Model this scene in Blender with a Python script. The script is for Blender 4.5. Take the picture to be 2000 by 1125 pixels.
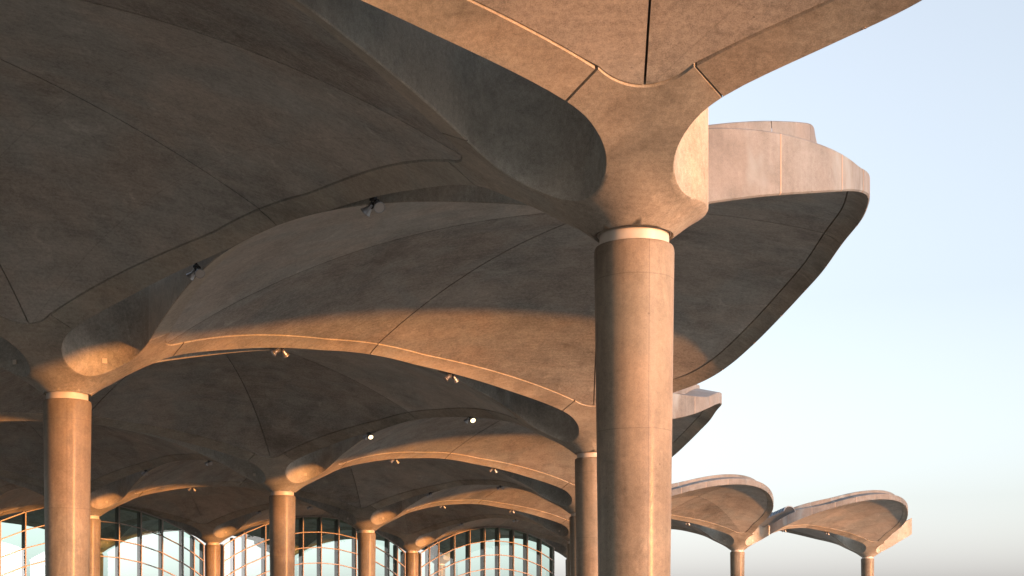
import bpy, math, random
from mathutils import Vector, Matrix
random.seed(7)
for o in list(bpy.data.objects): bpy.data.objects.remove(o)
SC = bpy.context.scene
COL = SC.collection
S = 18.0            # column grid, metres
EYE = 1.6
TH = 0.716          # rotation of the column grid
HC = 0.2871         # column top above the eye, in grid units
C0 = (0.1318, 1.0689)

# ------------------------------------------------------------------ camera
cam_d = bpy.data.cameras.new('camera'); cam = bpy.data.objects.new('camera', cam_d); COL.objects.link(cam)
cam.location = (0, 0, EYE); cam.rotation_euler = (math.radians(90), 0, 0)
cam_d.sensor_width = 36.0; cam_d.lens = 2693.2/2000*36.0
cam_d.shift_x = (1000-906.5)/2000; cam_d.shift_y = (1207.85-562.5)/2000
cam_d.clip_start = 0.1; cam_d.clip_end = 20000
SC.camera = cam

# ------------------------------------------------------------------ sky, sun, exposure
SUN_AZ, SUN_EL = math.radians(131), math.radians(0.7)      # azimuth clockwise from +Y
W = bpy.data.worlds.new('World'); SC.world = W; W.use_nodes = True
nt = W.node_tree; nt.nodes.clear()
out = nt.nodes.new('ShaderNodeOutputWorld'); bg = nt.nodes.new('ShaderNodeBackground')
sky = nt.nodes.new('ShaderNodeTexSky'); sky.sky_type = 'NISHITA'; sky.sun_disc = False
sky.sun_elevation = math.radians(5.0); sky.sun_rotation = SUN_AZ
sky.altitude = 700; sky.air_density = 1.4; sky.dust_density = 3.0; sky.ozone_density = 2.0
bg.inputs['Strength'].default_value = 0.15
hs = nt.nodes.new('ShaderNodeHueSaturation'); hs.inputs['Saturation'].default_value = .25
tn = nt.nodes.new('ShaderNodeMixRGB'); tn.blend_type = 'MULTIPLY'; tn.inputs['Fac'].default_value = 1; tn.inputs['Color2'].default_value = (.965, 1.025, 1.14, 1)
nt.links.new(sky.outputs[0], hs.inputs['Color']); nt.links.new(hs.outputs[0], tn.inputs['Color1'])
nt.links.new(tn.outputs[0], bg.inputs[0]); nt.links.new(bg.outputs[0], out.inputs[0])
sd = bpy.data.lights.new('sun', 'SUN'); sun = bpy.data.objects.new('sun', sd); COL.objects.link(sun)
sd.energy = 2.0; sd.angle = math.radians(1.2); sd.color = (.97, 0.355, 0.078)
sv = Vector((math.sin(SUN_AZ)*math.cos(SUN_EL), math.cos(SUN_AZ)*math.cos(SUN_EL), math.sin(SUN_EL)))
sun.rotation_euler = sv.to_track_quat('Z', 'Y').to_euler(); sun.location = sv*200
SC.view_settings.view_transform = 'Standard'; SC.view_settings.look = 'None'
SC.view_settings.exposure = 2.03; SC.view_settings.gamma = 1.0
SC.view_settings.use_curve_mapping = False

# ------------------------------------------------------------------ materials
def N(t, typ, **kw):
    n = t.nodes.new(typ)
    for k, v in kw.items():
        if k in n.inputs: n.inputs[k].default_value = v
        else: setattr(n, k, v)
    return n
def mathn(t, op, a, b=None, c=None):
    n = t.nodes.new('ShaderNodeMath'); n.operation = op
    for i, v in enumerate((a, b, c)):
        if v is None: continue
        if isinstance(v, (int, float)): n.inputs[i].default_value = v
        else: t.links.new(v, n.inputs[i])
    return n.outputs[0]
def concrete(name, base, contrast=1.0, grain=1.0, coat=0.0, coat_rough=0.15, vertical=False, stain=0.0, rough=0.62, lines=False, forms=False):
    m = bpy.data.materials.new(name); m.use_nodes = True; t = m.node_tree; L = t.links
    b = t.nodes['Principled BSDF']
    geo = N(t, 'ShaderNodeNewGeometry'); oi = N(t, 'ShaderNodeObjectInfo')
    def noise(scale, detail=4, rough=.55, vec=None, dist=0.0):
        n = N(t, 'ShaderNodeTexNoise'); n.inputs['Scale'].default_value = scale; n.inputs['Detail'].default_value = detail
        n.inputs['Roughness'].default_value = rough; n.inputs['Distortion'].default_value = dist
        L.new(vec if vec else geo.outputs['Position'], n.inputs['Vector']); return n.outputs['Fac']
    mp = N(t, 'ShaderNodeMapping'); L.new(geo.outputs['Position'], mp.inputs['Vector'])
    if vertical: mp.inputs['Scale'].default_value = (9, 9, .35)
    else:
        mp.inputs['Rotation'].default_value = (0, 0, TH); mp.inputs['Scale'].default_value = (1.0, 14.0, 3.0)
    big = noise(.35, 3, .6); mid = noise(1.7, 4, .62, dist=.6); fine = noise(14, 3, .7); streak = noise(1.0, 3, .6, mp.outputs[0]); grit = noise(70, 1, .6)
    def sub(v, k): return mathn(t, 'MULTIPLY', mathn(t, 'SUBTRACT', v, .5), k)
    s = mathn(t, 'ADD', sub(big, .9*contrast), sub(mid, .75*contrast))
    s = mathn(t, 'ADD', s, sub(fine, .55*grain)); s = mathn(t, 'ADD', s, sub(streak, .38*contrast)); s = mathn(t, 'ADD', s, sub(grit, .5*grain))
    s = mathn(t, 'ADD', s, sub(oi.outputs['Random'], .32))
    fac = mathn(t, 'ADD', s, 1.0)
    # blotches of darker damp concrete with a shape of their own
    bl = noise(.22, 4, .65, dist=.8)
    rp = N(t, 'ShaderNodeMapRange'); rp.inputs['From Min'].default_value = .54; rp.inputs['From Max'].default_value = .66
    rp.inputs['To Min'].default_value = 1.0; rp.inputs['To Max'].default_value = 1.0-.28*contrast; L.new(bl, rp.inputs['Value'])
    fac = mathn(t, 'MULTIPLY', fac, rp.outputs[0])
    # pin holes
    vo = N(t, 'ShaderNodeTexVoronoi'); vo.inputs['Scale'].default_value = 3.2; L.new(geo.outputs['Position'], vo.inputs['Vector'])
    ph = N(t, 'ShaderNodeMapRange'); ph.inputs['From Min'].default_value = .03; ph.inputs['From Max'].default_value = .06
    ph.inputs['To Min'].default_value = .62; L.new(vo.outputs['Distance'], ph.inputs['Value'])
    fac = mathn(t, 'MULTIPLY', fac, ph.outputs[0])
    def line(v, period, width, depth):
        f = mathn(t, 'FRACT', mathn(t, 'DIVIDE', v, period)); k = mathn(t, 'LESS_THAN', f, width/period)
        return mathn(t, 'SUBTRACT', 1.0, mathn(t, 'MULTIPLY', k, depth))
    if lines or forms:
        tc = N(t, 'ShaderNodeTexCoord'); sp = N(t, 'ShaderNodeSeparateXYZ'); L.new(tc.outputs['Object'], sp.inputs[0])
    if lines:      # form board joints
        fac = mathn(t, 'MULTIPLY', fac, line(mathn(t, 'ADD', mathn(t, 'ADD', sp.outputs[0], 100.0), mathn(t, 'MULTIPLY', mid, .02)), 2.44, .018, .14))
    if forms:      # pour joints and the seams of the steel form
        fac = mathn(t, 'MULTIPLY', fac, line(mathn(t, 'ADD', sp.outputs[2], mathn(t, 'MULTIPLY', mid, .03)), 2.1, .014, .22))
        an = mathn(t, 'ADD', mathn(t, 'ARCTAN2', sp.outputs[1], sp.outputs[0]), 3.6)
        fac = mathn(t, 'MULTIPLY', fac, line(mathn(t, 'ADD', an, mathn(t, 'MULTIPLY', mid, .02)), 1.5708, .022, .28))
    # pale lime bloom
    mp3 = N(t, 'ShaderNodeMapping'); mp3.inputs['Scale'].default_value = (1.3, 1.3, .45); mp3.inputs['Location'].default_value = (7.3, 2.9, 1.1); L.new(geo.outputs['Position'], mp3.inputs['Vector'])
    lb = N(t, 'ShaderNodeMapRange'); lb.inputs['From Min'].default_value = .60; lb.inputs['From Max'].default_value = .74; lb.inputs['To Min'].default_value = 1.0; lb.inputs['To Max'].default_value = 1.35
    L.new(noise(1.1, 4, .7, mp3.outputs[0], 1.2), lb.inputs['Value']); fac = mathn(t, 'MULTIPLY', fac, lb.outputs[0])
    fac = mathn(t, 'MAXIMUM', fac, .15)
    hue = N(t, 'ShaderNodeMixRGB'); hue.blend_type = 'MIX'
    hue.inputs['Color1'].default_value = (*base, 1); hue.inputs['Color2'].default_value = (base[0]*.90, base[1]*.98, base[2]*1.03, 1)
    hv = N(t, 'ShaderNodeMapRange'); hv.inputs['From Min'].default_value = .42; hv.inputs['From Max'].default_value = .62; L.new(noise(.5, 2, .6, dist=.5), hv.inputs['Value'])
    L.new(hv.outputs[0], hue.inputs['Fac'])
    mul = N(t, 'ShaderNodeMixRGB'); mul.blend_type = 'MULTIPLY'; mul.inputs['Fac'].default_value = 1
    L.new(hue.outputs[0], mul.inputs['Color1']); cmb = N(t, 'ShaderNodeCombineXYZ')
    for i in range(3): L.new(fac, cmb.inputs[i])
    L.new(cmb.outputs[0], mul.inputs['Color2'])
    col = mul.outputs[0]
    if stain > 0:      # blue-grey waterproofing stains on the outer faces
        sm = N(t, 'ShaderNodeMapRange'); sm.inputs['From Min'].default_value = .56; sm.inputs['From Max'].default_value = .66; sm.inputs['To Max'].default_value = stain
        mp2 = N(t, 'ShaderNodeMapping'); mp2.inputs['Scale'].default_value = (1, 1, .5); mp2.inputs['Location'].default_value = (3.1, 1.7, 0); L.new(geo.outputs['Position'], mp2.inputs['Vector'])
        L.new(noise(.55, 4, .6, mp2.outputs[0]), sm.inputs['Value'])
        mx = N(t, 'ShaderNodeMixRGB'); mx.inputs['Color2'].default_value = (.22, .28, .31, 1)
        L.new(sm.outputs[0], mx.inputs['Fac']); L.new(col, mx.inputs['Color1']); col = mx.outputs[0]
    L.new(col, b.inputs['Base Color'])
    b.inputs['Roughness'].default_value = rough
    b.inputs['Specular IOR Level'].default_value = .3
    bp = N(t, 'ShaderNodeBump'); bp.inputs['Strength'].default_value = .35; bp.inputs['Distance'].default_value = .012
    hgt = mathn(t, 'ADD', mathn(t, 'ADD', mid, mathn(t, 'MULTIPLY', fine, .5)), mathn(t, 'MULTIPLY', streak, .4))
    L.new(hgt, bp.inputs['Height']); L.new(bp.outputs[0], b.inputs['Normal'])
    if coat:
        b.inputs['Coat Weight'].default_value = coat; b.inputs['Coat Roughness'].default_value = coat_rough
        b2 = N(t, 'ShaderNodeBump'); b2.inputs['Strength'].default_value = .25; b2.inputs['Distance'].default_value = .01
        L.new(mathn(t, 'ADD', fine, mid), b2.inputs['Height']); L.new(b2.outputs[0], b.inputs['Coat Normal'])
    return m
def plain(name, col, rough=.5, metal=0.0):
    m = bpy.data.materials.new(name); m.use_nodes = True; t = m.node_tree; b = t.nodes['Principled BSDF']
    geo = N(t, 'ShaderNodeNewGeometry'); n = N(t, 'ShaderNodeTexNoise'); n.inputs['Scale'].default_value = 6; n.inputs['Detail'].default_value = 5
    t.links.new(geo.outputs['Position'], n.inputs['Vector'])
    r = N(t, 'ShaderNodeMapRange'); r.inputs['To Min'].default_value = .82; r.inputs['To Max'].default_value = 1.15; t.links.new(n.outputs['Fac'], r.inputs['Value'])
    mx = N(t, 'ShaderNodeVectorMath'); mx.operation = 'SCALE'; mx.inputs[0].default_value = col; t.links.new(r.outputs[0], mx.inputs['Scale'])
    t.links.new(mx.outputs[0], b.inputs['Base Color']); b.inputs['Roughness'].default_value = rough; b.inputs['Metallic'].default_value = metal
    return m
M_PANEL = concrete('soffit_concrete', (.372, .346, .305), 1.0, grain=1.8, lines=True)
M_RIM = concrete('edge_concrete', (.352, .315, .258), 1.0, grain=1.5)
M_WALL = concrete('fascia_concrete', (.165, .174, .176), 1.0, vertical=True, stain=.8)
M_COL = concrete('column_concrete', (.222, .18, .132), 1.2, grain=1.2, forms=True, coat=.10, coat_rough=.2, vertical=True)
M_COLLAR = plain('cream_collar_paint', (.60, .54, .46), .4)
M_STRIP = plain('joint_sealant', (.36, .30, .25), .7)
M_ROOF = plain('roof_membrane', (.16, .16, .16), .8)
M_STEEL = plain('bronze_mullion_paint', (.36, .30, .26), .38)
M_FIN = plain('dark_steel_fin', (.14, .11, .09), .45)
M_LAMP = plain('lamp_housing_metal', (.36, .36, .36), .38, .8)
M_LAMPD = plain('lamp_bracket_black', (.03, .03, .03), .5)
M_PLATE = plain('white_plate_plastic', (.55, .47, .38), .4)
M_RIB = plain('blue_grey_metal_sheet', (.20, .25, .30), .45, .3)
def lens_mat(name, em):
    m = bpy.data.materials.new(name); m.use_nodes = True; b = m.node_tree.nodes['Principled BSDF']
    b.inputs['Base Color'].default_value = (.5, .46, .42, 1); b.inputs['Roughness'].default_value = .12; b.inputs['Coat Weight'].default_value = .6
    if em: b.inputs['Emission Color'].default_value = (1, .72, .38, 1); b.inputs['Emission Strength'].default_value = em
    return m
M_LENS = lens_mat('lamp_lens_glass', 0); M_LENS_ON = lens_mat('lamp_lens_lit', 1.3)
def glass_mat():
    m = bpy.data.materials.new('tinted_facade_glass'); m.use_nodes = True; t = m.node_tree; t.nodes.clear()
    o = N(t, 'ShaderNodeOutputMaterial'); tr = N(t, 'ShaderNodeBsdfTransparent'); tr.inputs[0].default_value = (.70, .88, .83, 1)
    gl = N(t, 'ShaderNodeBsdfGlossy'); gl.inputs['Roughness'].default_value = 0.0; gl.inputs['Color'].default_value = (.95, .97, .95, 1)
    mx = N(t, 'ShaderNodeMixShader'); lw = N(t, 'ShaderNodeLayerWeight'); lw.inputs['Blend'].default_value = .08
    r = N(t, 'ShaderNodeMapRange'); r.inputs['To Min'].default_value = .045; r.inputs['To Max'].default_value = .9
    t.links.new(lw.outputs['Fresnel'], r.inputs['Value']); t.links.new(r.outputs[0], mx.inputs['Fac'])
    t.links.new(tr.outputs[0], mx.inputs[1]); t.links.new(gl.outputs[0], mx.inputs[2]); t.links.new(mx.outputs[0], o.inputs['Surface'])
    return m
M_GLASS = glass_mat()
def ground_mat():
    m = bpy.data.materials.new('forecourt_paving'); m.use_nodes = True; t = m.node_tree; b = t.nodes['Principled BSDF']
    geo = N(t, 'ShaderNodeNewGeometry'); br = N(t, 'ShaderNodeTexBrick'); br.inputs['Scale'].default_value = 1.0
    br.inputs['Color1'].default_value = (.42, .37, .31, 1); br.inputs['Color2'].default_value = (.36, .32, .27, 1); br.inputs['Mortar'].default_value = (.16, .14, .12, 1)
    br.inputs['Mortar Size'].default_value = .012; t.links.new(geo.outputs['Position'], br.inputs['Vector'])
    t.links.new(br.outputs['Color'], b.inputs['Base Color']); b.inputs['Roughness'].default_value = .6
    return m
M_GROUND = ground_mat()

# ------------------------------------------------------------------ helpers
class MB:
    def __init__(s): s.v = []; s.f = []; s.sm = []
    def grid(s, rows, flip=False, smooth=True):
        base = len(s.v); nr = len(rows); nc = len(rows[0])
        for r in rows: s.v.extend(r)
        for i in range(nr-1):
            for j in range(nc-1):
                q = [base+i*nc+j, base+i*nc+j+1, base+(i+1)*nc+j+1, base+(i+1)*nc+j]
                s.f.append(q[::-1] if flip else q); s.sm.append(smooth)
    def box(s, c, ax, ay, az):
        c = Vector(c); ax, ay, az = Vector(ax), Vector(ay), Vector(az); b = len(s.v)
        for k in range(8): s.v.append(tuple(c + ax*(1 if k & 1 else -1) + ay*(1 if k & 2 else -1) + az*(1 if k & 4 else -1)))
        for q in ((0, 2, 3, 1), (4, 5, 7, 6), (0, 1, 5, 4), (2, 6, 7, 3), (0, 4, 6, 2), (1, 3, 7, 5)): s.f.append([b+i for i in q]); s.sm.append(False)
    def mesh(s, name, mat, merge=True, sharp=None):
        me = bpy.data.meshes.new(name); me.from_pydata([tuple(v) for v in s.v], [], s.f)
        me.polygons.foreach_set('use_smooth', s.sm)
        me.materials.append(mat)
        if merge:
            import bmesh
            bm = bmesh.new(); bm.from_mesh(me); bmesh.ops.remove_doubles(bm, verts=bm.verts, dist=1e-5)
            bmesh.ops.dissolve_degenerate(bm, edges=bm.edges, dist=1e-6)
            if sharp: bmesh.ops.recalc_face_normals(bm, faces=bm.faces)
            bm.to_mesh(me); bm.free()
            if sharp: me.set_sharp_from_angle(angle=math.radians(sharp))
        me.update(); return me
def obj(name, me, parent=None):
    o = bpy.data.objects.new(name, me); COL.objects.link(o)
    if parent: o.parent = parent
    return o
def thing(name, label, cat, loc=(0, 0, 0), rz=0.0, group=None):
    o = bpy.data.objects.new(name, None); COL.objects.link(o); o.empty_display_size = .3
    o.location = loc; o.rotation_euler = (0, 0, rz); o['label'] = label; o['category'] = cat; o['kind'] = 'thing'
    if group: o['group'] = group
    return o
def ss(a, b, x):
    t = max(0.0, min(1.0, (x-a)/(b-a))); return t*t*(3-2*t)
UX, UY = -math.sin(TH), math.cos(TH)      # grid axis i (away to the left)
WX, WY = math.cos(TH), math.sin(TH)       # grid axis j (away to the right)
def gp(i, j): return ((C0[0]+i*UX+j*WX)*S, (C0[1]+i*UY+j*WY)*S)

# ------------------------------------------------------------------ canopy geometry (grid units; x along j, y along i)
R0, E0 = .056, .054; PC = R0+E0; PE = .42
RHO, G = .045, .0009
def BW(p): return .028-.007*ss(.14, .45, p)
def drop(t, free, q): return (.0085 if free else .0030)*(1-t)**2
RC = .0305; Z0 = HC+.0085; TOPW = .072; SLOTW = .165
def H(x, y):
    a = 1-2*x; b = 1-2*y
    return HC*(1.825-.38*(a*a+b*b)-.163*a*a*b*b)
def e_slot(p):
    if p < PC: return math.sqrt(max(0, E0*E0-(p-PC)**2)) if p > R0 else 0.0
    if p >= PE: return .0004
    t = (p-PC)/(PE-PC); t = (math.sqrt(t*t+.0025)-.05)/(math.sqrt(1.0025)-.05)
    return max(.0004, E0*(1-t)**1.35)
KK = e_slot(.12)+BW(.12); PJ = KK+RHO
def e_of(p, free): return max(.0004, e_slot(p)*((1-ss(.12, .40, p)) if free else 1))
def q_in(p, free=False): return e_of(p, free)+BW(p)
def zw(z): return EYE+z*S
def wl(x, y, z): return ((x-.5)*S, (y-.5)*S, zw(z))
def panel_bound(pmax, g, n1=7, n2=26, free=False):
    pts = []
    for k in range(n1+1):
        a = math.radians(225+45*k/n1); pts.append((KK+RHO+(RHO-g)*math.cos(a), KK+RHO+(RHO-g)*math.sin(a)))
    for k in range(1, n2+1):
        p = PJ+(pmax-PJ)*k/n2; pts.append((p, q_in(p, free)+g))
    return pts
# edge maps: (p along the edge from a corner, n inwards) -> local x, y
def em_straight(cx, cy, swap):
    sx = 1 if cx == 0 else -1; sy = 1 if cy == 0 else -1
    if swap: return (lambda p, n: (cx+sx*n, cy+sy*p))
    return (lambda p, n: (cx+sx*p, cy+sy*n))
def arc_table(fx, n=600):
    pts = [fx(math.pi/4*k/n if n < 0 else k/n) for k in range(n+1)]; L = [0.0]
    for a, b in zip(pts[:-1], pts[1:]): L.append(L[-1]+math.hypot(b[0]-a[0], b[1]-a[1]))
    return pts, L
def arc_at(tab, p):
    pts, L = tab; lo, hi = 0, len(L)-1
    while hi-lo > 1:
        m = (lo+hi)//2
        if L[m] <= p: lo = m
        else: hi = m
    t = (p-L[lo])/max(1e-9, L[hi]-L[lo]); a, b = pts[lo], pts[hi]; l = math.hypot(b[0]-a[0], b[1]-a[1]) or 1
    a2, b2 = pts[max(0, lo-4)], pts[min(len(pts)-1, hi+4)]; l2 = math.hypot(b2[0]-a2[0], b2[1]-a2[1])
    return (a[0]+(b[0]-a[0])*t, a[1]+(b[1]-a[1])*t), ((b2[0]-a2[0])/l2, (b2[1]-a2[1])/l2)
_op = [(0, 0), (.12, .0005), (.20, .003), (.26, .008), (.32, .024), (.431, .073), (.543, .142), (.63, .209), (.712, .288)]
_os = [0, .01, .05, .17, .36, .53, .71, .88, 1.0]
def _fd(t):       # free edge: distance from the grid line against distance from the column
    x = .712*t
    for (x0, y0), (x1, y1), m0, m1 in zip(_op[:-1], _op[1:], _os[:-1], _os[1:]):
        if x <= x1+1e-9:
            h = x1-x0; u = (x-x0)/h
            return (x, (2*u**3-3*u*u+1)*y0+(u**3-2*u*u+u)*h*m0+(-2*u**3+3*u*u)*y1+(u**3-u*u)*h*m1)
TAB_D = arc_table(_fd); DLEN = TAB_D[1][-1]
def em_diag_A(p, n):
    (x, y), (tx, ty) = arc_at(TAB_D, p); c = (x-ty*n, y+tx*n); k = ss(.05, .25, p)
    return (p*(1-k)+c[0]*k, n*(1-k)+c[1]*k)
def em_diag_C(p, n): x, y = em_diag_A(p, n); return (1-y, 1-x)
HD, MH = .43, 1.9
def _fh(t):
    a = math.pi/2*t; c, s_ = math.cos(a), math.sin(a); r = (abs(c)**MH+abs(s_)**MH)**(-1/MH); return (.5-.5*r*c, 1-HD*r*s_)
TAB_H = arc_table(_fh); HLEN = TAB_H[1][-1]
def em_half(p, n):
    (x, y), (tx, ty) = arc_at(TAB_H, p); c = (x-ty*n, y+tx*n); k = ss(.06, .22, p)
    return (n*(1-k)+c[0]*k, (1-p)*(1-k)+c[1]*k)
def em_half_R(p, n): x, y = em_half(p, n); return (1-x, y)

def clip_wedge(c, pts, g):
    d1 = Vector((pts[0][0]-c[0], pts[0][1]-c[1])).normalized(); d2 = Vector((pts[-1][0]-c[0], pts[-1][1]-c[1])).normalized()
    s = 1 if d1.x*d2.y-d1.y*d2.x > 0 else -1
    n1 = Vector((-d1.y, d1.x))*s; n2 = Vector((d2.y, -d2.x))*s
    det = n1.x*n2.y-n1.y*n2.x
    ap = ((g*n2.y-g*n1.y)/det, (n1.x*g-n2.x*g)/det)
    ap = (c[0]+ap[0], c[1]+ap[1])
    dist = lambda q: min((q[0]-c[0])*n1.x+(q[1]-c[1])*n1.y, (q[0]-c[0])*n2.x+(q[1]-c[1])*n2.y)
    outp = []
    for a, b in zip(pts[:-1], pts[1:]):
        da, db = dist(a), dist(b)
        if da >= g: outp.append(a)
        if (da-g)*(db-g) < 0:
            t = (g-da)/(db-da); outp.append((a[0]+(b[0]-a[0])*t, a[1]+(b[1]-a[1])*t))
    if dist(pts[-1]) >= g: outp.append(pts[-1])
    return ap, outp, s
def make_wedge(em, pmax, centre, free, half=False, slotw=SLOTW):
    """meshes of one wedge: soffit panel, edge beam, fascia panels, joint strips and roof sheet"""
    res = {}
    bound = [em(p, n) for p, n in panel_bound(pmax, G, 8, 40 if free else 28, free)]
    ap, bp, s = clip_wedge(centre, bound, G)
    flip = s < 0
    mb = MB(); NR = 16; rec = .0014
    rows = []
    for r in range(NR+1):
        t = .004+(1-.004)*r/NR
        rows.append([wl(ap[0]+(q[0]-ap[0])*t, ap[1]+(q[1]-ap[1])*t, H(ap[0]+(q[0]-ap[0])*t, ap[1]+(q[1]-ap[1])*t)+rec) for q in bp])
    mb.grid(rows, flip)
    ring = [rr[0] for rr in rows] + rows[-1][1:-1] + [rr[-1] for rr in rows][::-1]
    up = [(v[0], v[1], v[2]+.13) for v in ring]
    cap = [(v[0], v[1], v[2]+.018) for v in ring]
    mb.grid([ring, up], not flip, False)
    res['panel'] = mb.mesh('soffit_panel', M_PANEL, False)
    # edge beam
    mb = MB(); gm = G*.9; NP = 44 if free else 30; g0 = PJ+2.0*G; g1 = pmax-gm
    ps = [g0+(g1-g0)*k/NP for k in range(NP+1)]
    rows = []
    for k in range(5):
        t = k/4; row = []
        for p in ps:
            e = e_of(p, free); n = e+(q_in(p, free)-e)*t; x, y = em(p, n); row.append(wl(x, y, H(x, y)-drop(t, free, p/pmax)*(ss(.20, .45, p) if free else ss(PJ, PJ+.12, p))))
        rows.append(row)
    mb.grid(rows, flip)
    inner = rows[-1]; mb.grid([inner, [(v[0], v[1], v[2]+.14) for v in inner]], flip)
    for e_ in (0, -1):
        r_ = [r[e_] for r in rows]; mb.grid([r_, [(v[0], v[1], v[2]+.14) for v in r_]], flip ^ (e_ == 0), False)
    if not free:
        o1 = []; o2 = []; ch = .0011
        for p in [PJ+.0003]+ps[1:]:
            e = max(e_slot(p), .0004); x, y = em(p, e); z = H(x, y)-drop(0, False, 0)*ss(PJ, PJ+.12, p); x2, y2 = em(p, e-(ch if e > .004 else 0))
            o1.append(wl(x2, y2, z+ch)); o2.append(wl(x2, y2, z+slotw))
        mb.grid([rows[0], o1], not flip); mb.grid([o1, o2], not flip)
        for e_ in (0, -1): mb.grid([[o1[e_], o2[e_]], [(rows[-1][e_][0], rows[-1][e_][1], rows[-1][e_][2]), (rows[-1][e_][0], rows[-1][e_][1], o2[e_][2])]], False, False)
    res['beam'] = mb.mesh('edge_beam', M_RIM, False)
    # fascia
    res['fascia'] = []; res['strip'] = []
    if free:
        nb = max(3, round((pmax-PJ)/.095)); br = [PJ+(pmax-PJ)*k/nb for k in range(nb+1)]
        def prof(p):
            q = p/pmax; e = e_of(p, True); x, y = em(p, e); z = H(x, y)-drop(0, True, q)*ss(.20, .45, p); ch = .0016
            tw = TOPW-.003-(.026*ss(.15, .5, p) if half else .026*ss(.32, .55, p)); dl = .067-.043*ss(.12, .42, p); sb = (.035 if half else .046)*ss(.14, .45, p); n = e-ch
            return [(e, z), (n, z+ch), (n, z+dl-.0012), (n+.0012, z+dl), (n+.0012+sb, z+dl+.22*sb), (n+.0016+sb, z+tw-.001), (n+.003+sb, z+tw), (n+.03+sb, z+tw)]
        for a, b in zip(br[:-1], br[1:]):
            mb = MB(); cols = []
            for k in range(15):
                p = a+.0004+(b-a-.0008)*k/14; cols.append([wl(*em(p, n), z) for n, z in prof(p)])
            m_ = len(cols[0])
            for r in range(m_-1): mb.grid([[c[r] for c in cols], [c[r+1] for c in cols]], not flip)
            res['fascia'].append(mb.mesh('fascia_panel', M_WALL, False))
        for a in br[1:-1]:
            mb = MB(); pr = prof(a); w_ = .0007
            def sec(p, o): return [wl(*em(p, n-o), z) for i, (n, z) in enumerate(prof(p)[:3])]
            mb.grid([sec(a-w_, .0003), sec(a+w_*(0 if a == br[-1] else 1), .0003)], flip, False)
            mb.grid([sec(a-w_, -.002), sec(a-w_, .0003)], flip, False); mb.grid([sec(a+w_*(0 if a == br[-1] else 1), .0003), sec(a+w_*(0 if a == br[-1] else 1), -.002)], flip, False)
            res['strip'].append(mb.mesh('joint_strip', M_STRIP, False))
    # roof sheet
    mb = MB(); pr = [em(.062, .062)]+[em(PJ+(pmax-PJ)*k/24, e_of(PJ+(pmax-PJ)*k/24, free)+.002) for k in range(25)]
    rows = []
    for r in range(9):
        t = max(r/8, .002); rows.append([wl(centre[0]+(q[0]-centre[0])*t, centre[1]+(q[1]-centre[1])*t, H(centre[0]+(q[0]-centre[0])*t, centre[1]+(q[1]-centre[1])*t)+.011) for q in pr])
    mb.grid(rows, flip); res['roof'] = mb
    return res
def wedges_for(kind):
    cs = [(0, 0), (1, 0), (1, 1), (0, 1)]
    L = []
    if kind == 'full':
        for cx, cy in cs:
            for sw in (False, True): L.append((em_straight(cx, cy, sw), .5, (.5, .5), False))
    elif kind == 'diag':       # corner (1,0) cut away by a quarter circle about (0,1)
        L += [(em_straight(0, 0, True), .5, (.5, .5), False), (em_straight(0, 1, True), .5, (.5, .5), False),
              (em_straight(0, 1, False), .5, (.5, .5), False), (em_straight(1, 1, False), .5, (.5, .5), False),
              (em_diag_A, DLEN, (.5, .5), True), (em_diag_C, DLEN, (.5, .5), True)]
    else:                      # half dome hanging off the edge y = 1
        c = (.5, .80)
        L += [(em_straight(0, 1, False), .5, c, False), (em_straight(1, 1, False), .5, c, False), (em_half, HLEN, c, True), (em_half_R, HLEN, c, True)]
    return L
PROTO = {}
def dome_parts(kind):
    if kind not in PROTO:
        ps = []; rf = MB()
        low = kind.endswith('_low')
        for em, pm, c, fr in wedges_for(kind.replace('_low', '')):
            r = make_wedge(em, pm, c, fr, kind == 'half_low', TOPW if low else SLOTW)
            ps.append(('soffit_panel', r['panel'])); ps.append(('edge_beam', r['beam']))
            for m in r['fascia']: ps.append(('fascia_panel', m))
            for m in r['strip']: ps.append(('joint_strip', m))
            b = len(rf.v); rf.v += r['roof'].v; rf.f += [[i+b for i in f] for f in r['roof'].f]; rf.sm += r['roof'].sm
        ps.append(('roof', rf.mesh('roof', M_ROOF)))
        PROTO[kind] = ps
    return PROTO[kind]
def add_dome(i, j, kind, label, rot=0):
    x, y = gp(i+.5, j+.5)
    t = thing('concrete_dome', label, 'canopy dome', (x, y, 0), TH+rot*math.pi/2, 'concrete domes of the canopy')
    for nm, me in dome_parts(kind): obj(nm, me, t)
    return t

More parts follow.
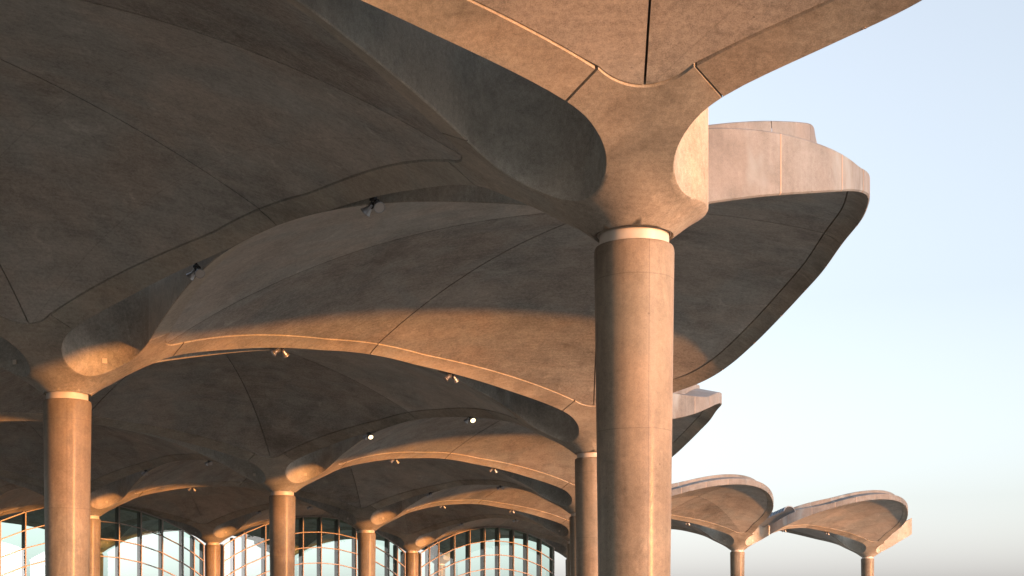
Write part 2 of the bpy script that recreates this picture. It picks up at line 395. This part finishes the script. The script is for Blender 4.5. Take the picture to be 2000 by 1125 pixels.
# ------------------------------------------------------------------ columns
def head_mesh(quads, stub=0.0, tall=True):
    """quads: the (sx, sy) quadrants that carry a dome; the others end in a round stub"""
    mb = MB()
    def Hh(p, n):
        r = math.hypot(p, n); z = H(p, n)
        if r > 1e-6:
            k = ss(.040, .115, r); z = (Z0+.76*(r-RC))*(1-k)+z*k
        return z
    def V(sx, sy, sw, p, n, z):
        x, y = (n, p) if sw else (p, n); return (sx*x*S, sy*y*S, zw(z))
    def slotfull(sx, sy, sw):      # both neighbours of this slot carry a dome
        return tall and ((sx, -sy) if not sw else (-sx, sy)) in quads
    for sx in (1, -1):
        for sy in (1, -1):
            for sw in (False, True):
                par = (sx*sy < 0) ^ sw
                if (sx, sy) in quads:
                    Lc = []; Rc = []
                    dg = KK+RHO-RHO*math.cos(math.pi/4)
                    for k in range(5): Lc.append((RC+(R0-RC)*k/4, 0)); a = math.radians(45)*k/4; Rc.append((RC*math.cos(a), RC*math.sin(a)))
                    sl = []
                    for k in range(1, 15):
                        a = math.pi-math.pi/2*k/14; sl.append((PC+E0*math.cos(a), E0*math.sin(a)))
                    for k in range(1, 4): p = PC+(PJ-PC)*k/3; sl.append((p, e_slot(p)))
                    m = len(sl)
                    for k, q in enumerate(sl):
                        Lc.append(q); d = RC*math.cos(math.pi/4)+(dg-RC*math.cos(math.pi/4))*((k+1)/m); Rc.append((d, d))
                    for k in range(1, 7):
                        t = k/6; Lc.append((PJ, e_slot(PJ)+(KK-e_slot(PJ))*t)); a = math.radians(225+45*t); Rc.append((KK+RHO+RHO*math.cos(a), KK+RHO+RHO*math.sin(a)))
                    rows = []
                    for a, b in zip(Lc, Rc):
                        rows.append([V(sx, sy, sw, a[0]+(b[0]-a[0])*t/8, a[1]+(b[1]-a[1])*t/8, Hh(a[0]+(b[0]-a[0])*t/8, a[1]+(b[1]-a[1])*t/8)) for t in range(9)])
                    mb.grid(rows[:-1]+rows[-1:], par)
                    wallc = [(R0, 0)]+sl; ch = .0008
                    w0 = []; w1 = []; w2 = []
                    for k, (p, n) in enumerate(wallc):
                        z = Hh(p, n)
                        if k <= 14: ox, oy = (PC-p), -n; l = math.hypot(ox, oy) or 1; ox, oy = ox/l, oy/l
                        else: ox, oy = 0, -1
                        if k == 0: ox, oy = 1, 0
                        w0.append(V(sx, sy, sw, p, n, z)); w1.append(V(sx, sy, sw, p+ox*ch, max(0, n+oy*ch) if k else 0, z+ch)); w2.append(V(sx, sy, sw, p+ox*ch, max(0, n+oy*ch) if k else 0, Hh(p, n)+(SLOTW if slotfull(sx, sy, sw) else TOPW)))
                    mb.grid([w0, w1], not par); mb.grid([w1, w2], not par)
                    # joint face and inner corner face
                    ed = [V(sx, sy, sw, PJ, e_slot(PJ)+(KK-e_slot(PJ))*t/6, Hh(PJ, e_slot(PJ)+(KK-e_slot(PJ))*t/6)) for t in range(7)]
                    mb.grid([ed, [(v[0], v[1], zw(H(PJ, KK)+(SLOTW if slotfull(sx, sy, sw) else TOPW))) for v in ed]], par, False)
                    ed = [V(sx, sy, sw, q[0], q[1], Hh(*q)) for q in Rc[-7:]]
                    mb.grid([ed, [(v[0], v[1], v[2]+.14) for v in ed]], par, True)
                else:
                    rows = []
                    Rs = lambda a: R0+stub*ss(math.radians(22), math.radians(45), a)
                    for k in range(5):
                        row = []
                        for t in range(9):
                            a = math.radians(45)*t/8; r = RC+(Rs(a)-RC)*k/4; p, n = r*math.cos(a), r*math.sin(a); row.append(V(sx, sy, sw, p, n, Hh(p, n)))
                        rows.append(row)
                    mb.grid(rows, not par)
                    lo = rows[-1]; tz = [.402]*9
                    mid_ = [(v[0]*1.012, v[1]*1.012, v[2]+.022) for v in lo]
                    mb.grid([lo, mid_], not par); mb.grid([mid_, [(v[0], v[1], (v[2]+1.4 if stub else zw(z))) for v, z in zip(mid_, tz)]], not par)
    # underside ring that receives the collar
    rows = []
    for r, z in ((RC, Z0), (RC-.0006, Z0+.0006), (RC-.0012, Z0+.0022), (RC-.0022, Z0+.0024), (RC-.0026, Z0+.004), (.024, Z0+.004)):
        rows.append([(r*S*math.cos(2*math.pi*k/64), r*S*math.sin(2*math.pi*k/64), zw(z)) for k in range(65)])
    mb.grid(rows)
    # cap
    zt = zw(.394)
    mb.grid([[(.056*S*math.cos(2*math.pi*k/48), .056*S*math.sin(2*math.pi*k/48), zt) for k in range(49)], [(.001*math.cos(2*math.pi*k/48), .001*math.sin(2*math.pi*k/48), zt) for k in range(49)]], False, False)
    return mb.mesh('column_head', M_RIM, True, 33)
def lathe(prof, n, name, mat):
    mb = MB(); mb.grid([[(r*math.cos(2*math.pi*k/n), r*math.sin(2*math.pi*k/n), z) for k in range(n+1)] for r, z in prof])
    return mb.mesh(name, mat)
RT = .0309*S; ZT = zw(HC)
def rs(z): return RT*(1-.10*(ZT-z)/(.254*S))
shaft_me = lathe([(rs(0), 0)]+[(rs(ZT*k/14), ZT*k/14) for k in range(1, 14)]+[(rs(ZT)*.9995, ZT-.10), (rs(ZT)*.996, ZT-.06), (rs(ZT)*.985, ZT-.025), (rs(ZT)*.965, ZT-.006), (rs(ZT)*.93, ZT), (.3, ZT)], 96, 'shaft', M_COL)
collar_me = lathe([(.0268*S, ZT-.01), (.0268*S, ZT+.20)], 80, 'collar', M_COLLAR)
ringm = lathe([(.0276*S, zw(Z0)+.02), (.0284*S, zw(Z0)+.02), (.0284*S, zw(Z0)+.07), (.0276*S, zw(Z0)+.07), (.0276*S, zw(Z0)+.02)], 64, 'seal_ring', M_COLLAR)
_pl = MB(); _pl.box((0, 0, 0), (.055, 0, 0), (0, .012, 0), (0, 0, .055)); plate_me = _pl.mesh('wall_plate', M_PLATE)
HEADS = {}
def add_column(i, j, quads, label, stub=0.0, plate=True, tall=True):
    x, y = gp(i, j)
    t = thing('canopy_column', label, 'column', (x, y, 0), TH, 'columns of the canopy')
    obj('shaft', shaft_me, t); c = obj('collar', collar_me, t); obj('seal_ring', ringm, c)
    key = (tuple(sorted(quads)), stub, tall)
    if key not in HEADS: HEADS[key] = head_mesh(set(quads), stub, tall)
    h = obj('column_head', HEADS[key], t)
    if plate and len(quads) == 4:
        for ax, ay, al in ((0, -1, -25), (-1, 0, 25)):
            a = math.radians(al); r = E0-.0016
            # end of the slot, seen from its centre
            dx, dy = -ax, -ay; rx = dx*math.cos(a)-dy*math.sin(a); ry = dx*math.sin(a)+dy*math.cos(a)
            p = obj('wall_plate', plate_me, h); p.location = ((ax*PC+rx*r)*S, (ay*PC+ry*r)*S, zw(.3345)); p.rotation_euler = (0, 0, math.atan2(ry, rx)-math.pi/2)
    return t

# ------------------------------------------------------------------ ground
SC.cycles.max_bounces = 6; SC.cycles.diffuse_bounces = 4; SC.cycles.glossy_bounces = 3; SC.cycles.transparent_max_bounces = 12
mb = MB(); mb.grid([[(-6000, -6000, 0), (6000, -6000, 0)], [(-6000, 6000, 0), (6000, 6000, 0)]], False, False)
g = obj('ground', mb.mesh('ground', M_GROUND)); g['kind'] = 'structure'

# ------------------------------------------------------------------ domes
DOMES = {
 (-1, -1): ('diag', 'dome overhead at the top edge, resting on the nearest column with two visible soffit halves'),
 (0, -1): ('full', 'largest shaded dark brown dome filling the whole upper left'),
 (0, 0): ('diag', 'dome directly behind the nearest column, sunlit lower band and pale free edge against the sky'),
 (1, 0): ('full', 'dark dome below the sunlit arch, spanning between the left column and the slim middle column'),
 (1, 1): ('diag', 'dome whose pale pointed edge shows right of the nearest column, second one back'),
 (2, 1): ('full', 'dark dome low in the middle, next beyond the second sunlit arch'),
 (2, 2): ('diag', 'third edge dome back, sunlit strip above the right glass arch'),
 (2, 0): ('full', 'brown dome low at left between left column and slim middle column'),
 (1, -1): ('full', 'dark dome at the left edge behind the left column head'),
 (2, -1): ('full', 'sunlit brown dome sliver at the left edge beyond the left column'),
 (3, 0): ('full', 'dome over the leftmost stretch of glass wall'),
 (3, 1): ('full', 'dome just above the left glass arch beside the left column'),
 (3, 2): ('full', 'small dome above the middle glass arch'),
 (3, 3): ('full_low', 'small far dome at the right end of the right glass arch'),
 (2, 3): ('half_low', 'left of two far brown shell canopies against the sky at right'),
 (2, 4): ('half_low', 'right of two far brown shell canopies against the sky at right'),
 (3, 4): ('diag_low', 'dark far canopy shell seen under the two brown shells at right'),
 (4, 0): ('full', 'interior dome behind the leftmost glass wall'),
 (4, 1): ('full', 'interior dome seen through the left glass arch'),
 (4, 2): ('full', 'interior dome seen through the middle glass arch'),
 (4, 3): ('full', 'interior dome seen through the right glass arch'),
 (-1, -2): ('full', 'dome left of the camera, just outside the top left of the view'),
 (0, -2): ('full', 'dome beyond the left edge of the view beside the largest dark dome'),
 (1, -2): ('full', 'dome far beyond the left edge of the view'),
}
for (i, j), (kind, lab) in DOMES.items():
    add_dome(i, j, kind, lab, 1 if (i, j) == (3, 4) else 0)
COLS = {
 (0, 0): 'thick concrete column nearest the camera, right of centre',
 (1, 0): 'sunlit concrete column at far left, second thickest in view',
 (1, 1): 'concrete column partly hidden behind the left side of the nearest column',
 (2, 1): 'slim orange lit column left of centre, in front of the middle glass arch',
 (2, 2): 'thin column edge just left of the half hidden second column',
 (3, 3): 'thinnest column edge far back in the row behind the nearest column',
 (3, 2): 'slim orange column in the middle, right of the middle glass arch peak',
 (4, 3): 'short orange column between the middle and right glass arches',
 (4, 2): 'short orange column between the left and middle glass arches',
 (3, 1): 'column peeking out behind the right side of the far left column',
 (3, 4): 'left of two far columns against the sky at right',
 (3, 5): 'right of two far columns against the sky at right',
 (4, 4): 'far column closing the gap right of the glass wall',
 (4, 1): 'column behind the far left column, at the left end of the left glass arch',
 (2, 0): 'column beyond the left edge, left of the far left column',
 (5, 1): 'interior column behind the left glass wall', (5, 2): 'interior column behind the left glass arch', (5, 3): 'interior column behind the middle glass arch', (5, 4): 'interior column behind the right glass arch',
 (0, -1): 'column outside the left of the view under the largest dome', (-1, -1): 'column behind the camera under the overhead dome',
}
for (i, j), lab in COLS.items():
    qs = [(sx, sy) for sx in (1, -1) for sy in (1, -1) if (i-(sy < 0), j-(sx < 0)) in DOMES]
    if (i, j) in ((5, 1), (5, 2), (5, 3), (2, 0), (0, -1), (4, 1)): qs = [(1, 1), (1, -1), (-1, 1), (-1, -1)]
    add_column(i, j, tuple(qs), lab, .15 if (i, j) == (3, 5) else 0.0, True, not (i == 3 and j >= 4))

# ------------------------------------------------------------------ glass facade along i = 4
def facade(j, t0, t1, label, i0=4, name='glass_facade'):
    def bow(t): return .022*(1-(2*t-1)**4)
    def pt(t, off=0.0):
        b = bow(t); x, y = gp(i0-b+off, j+t); return Vector((x, y, 0))
    def top(t): b = bow(t); return zw(H(t, b))-.05
    root = thing(name, label, 'glass wall', (*gp(i0, j+.5), 0), 0, 'glass walls under the canopy')
    org = Vector((*gp(i0, j+.5), 0))
    ts = [t for t in [.045, .09, .14]+[.14+.09*k for k in range(1, 8)]+[.86, .91, .955] if t0 <= t <= t1]
    lv = [0.0, 1.15, 2.30, 3.45, 20.0]
    ud = Vector((UX, UY, 0)); wd = Vector((WX, WY, 0))
    for t in ts:
        z = top(t); m = MB(); c = pt(t)-org; m.box((c.x, c.y, z/2), wd*.035, ud*.08, Vector((0, 0, z/2))); mu = obj('mullion', m.mesh('mullion', M_STEEL, False), root)
        m = MB(); c = pt(t, .018)-org; m.box((c.x, c.y, (z+.1)/2), wd*.045, ud*.16, Vector((0, 0, (z+.1)/2))); obj('steel_fin', m.mesh('steel_fin', M_FIN, False), root)
    for a, b in zip(ts[:-1], ts[1:]):
        A, B = pt(a)-org, pt(b)-org; d = (B-A); nrm = Vector((-d.y, d.x, 0)).normalized()
        for k, (l0, l1) in enumerate(zip(lv[:-1], lv[1:])):
            za1, zb1 = top(a)-l0, top(b)-l0; za0, zb0 = max(.05, top(a)-l1), max(.05, top(b)-l1)
            if za1 < .4: continue
            p0, p1 = A+Vector((0, 0, za1)), B+Vector((0, 0, zb1))
            dd = (p1-p0); L = dd.length; ex = dd/L; ez = ex.cross(nrm).normalized()
            m = MB(); m.box((p0+p1)/2, ex*(L/2-.036), nrm*.06, ez*.032); obj('transom', m.mesh('transom', M_STEEL, False), root)
            m = MB(); m.v = [tuple(A+Vector((0, 0, za0))), tuple(B+Vector((0, 0, zb0))), tuple(B+Vector((0, 0, zb1))), tuple(A+Vector((0, 0, za1)))]; m.f = [[0, 1, 2, 3]]; m.sm = [False]
            obj('glass_pane', m.mesh('glass_pane', M_GLASS, False), root)
    return root
facade(1, 0, 1, 'glass wall under the left arch, behind the far left column')
facade(2, 0, 1, 'glass wall under the middle arch, crossed by two slim columns')
facade(3, 0, .87, 'glass wall under the right arch, ending beside a strip of bare sky')

# ------------------------------------------------------------------ twin floodlights in the slots
def lamp_meshes():
    ax = Vector((0, 0, -1))
    h = lathe([(.03, .16), (.062, .155), (.068, .05), (.115, -.07), (.135, -.085), (.135, -.11), (.122, -.11), (.118, -.095)], 20, 'lamp_housing', M_LAMP)
    l = lathe([(.119, -.098), (.09, -.102), (.002, -.104)], 20, 'lens', M_LENS)
    l2 = l.copy(); l2.materials.clear(); l2.materials.append(M_LENS_ON)
    m = MB(); m.box((0, 0, .2), (.012, 0, 0), (0, .02, 0), (0, 0, .10)); m.box((-.075, 0, .13), (.008, 0, 0), (0, .018, 0), (0, 0, .05)); m.box((.075, 0, .13), (.008, 0, 0), (0, .018, 0), (0, 0, .05)); m.box((0, 0, .185), (.083, 0, 0), (0, .018, 0), (0, 0, .008))
    return h, l, l2, m.mesh('yoke', M_LAMPD)
LH, LL, LL2, LY = lamp_meshes()
_b = MB(); _b.box((0, 0, .60), (.022, 0, 0), (0, .022, 0), (0, 0, .46)); _b.box((0, 0, .15), (.07, 0, 0), (0, .03, 0), (0, 0, .022)); _b.box((0, .06, .34), (.05, 0, 0), (0, .04, 0), (0, 0, .07)); LB = _b.mesh('bracket', M_LAMPD)
def floodlight(i, j, axis, t, label, lit=()):
    di, dj = (i+t, j) if axis == 'i' else (i, j+t)
    x, y = gp(di, dj); e = e_slot(min(t, 1-t)); z = zw(H(t, e))-.16
    root = thing('twin_floodlight', label, 'floodlight', (x, y, z), TH+(math.pi/2 if axis == 'i' else 0), 'twin floodlights in the canopy slots')
    obj('bracket', LB, root)
    for k, sgn in enumerate((-1, 1)):
        hh = obj('lamp', LH, root); hh.scale = (.74, .74, .74); hh.location = (sgn*.15, 0, 0); hh.rotation_euler = (math.radians(16), -sgn*math.radians(48), 0)
        obj('lens', LL2 if k in lit else LL, hh); obj('yoke', LY, hh)
NICK = {(0, 0): 'nearest column', (1, 0): 'far left column', (1, 1): 'half hidden second column', (2, 1): 'slim column left of centre',
        (2, 2): 'thin third row column', (3, 2): 'slim middle column', (3, 1): 'column behind it', (4, 2): 'short left glass column', (4, 3): 'short right glass column', (3, 3): 'thinnest row column', (3, 4): 'left far column', (3, 5): 'right far column'}
def edge_lights(a, b, lit={}):
    axis = 'i' if b[0] > a[0] else 'j'
    for t, w_ in ((1/3, a), (2/3, b)):
        o_ = b if w_ == a else a
        floodlight(a[0], a[1], axis, t, 'twin spotlights by the %s, towards the %s' % (NICK[w_], NICK[o_]), lit.get(w_, ()))
edge_lights((0, 0), (1, 0)); edge_lights((1, 0), (1, 1)); edge_lights((1, 1), (2, 1), {(1, 1): (0, 1), (2, 1): (0, 1)})
edge_lights((2, 1), (2, 2)); edge_lights((2, 2), (3, 2)); edge_lights((3, 2), (3, 3)); edge_lights((2, 1), (3, 1)); edge_lights((3, 1), (3, 2))
edge_lights((3, 2), (4, 2)); edge_lights((3, 3), (4, 3)); edge_lights((3, 3), (3, 4)); edge_lights((3, 4), (3, 5))

# ------------------------------------------------------------------ ribbed rooflights over the far slots
def rooflight(i, j, label):
    x, y = gp(i, j); t = thing('ribbed_rooflight', label, 'rooflight', (x, y, 0), TH, 'ribbed rooflights over far slots')
    def sec(p, lift, wide):
        row = []
        for k in range(13):
            a = math.pi*k/12; r = max(.03, e_slot(p))+wide
            row.append((-math.cos(a)*r*S, -p*S, zw(H(p, .03)+TOPW-.022+(.020+lift)*math.sin(a))))
        return row
    ps = [.10+.014*k for k in range(13)]
    m = MB(); m.grid([sec(p, 0, .006) for p in ps]); obj('sheet', m.mesh('sheet', M_RIB, False), t)
    for p in ps:
        m = MB(); m.grid([sec(p-.003, 0, .007), sec(p-.003, .004, .009), sec(p+.003, .004, .009), sec(p+.003, 0, .007)], False, False); obj('rib', m.mesh('rib', M_RIB, False), t)
rooflight(3, 4, 'blue grey ribbed metal rooflight between the two far brown shells')
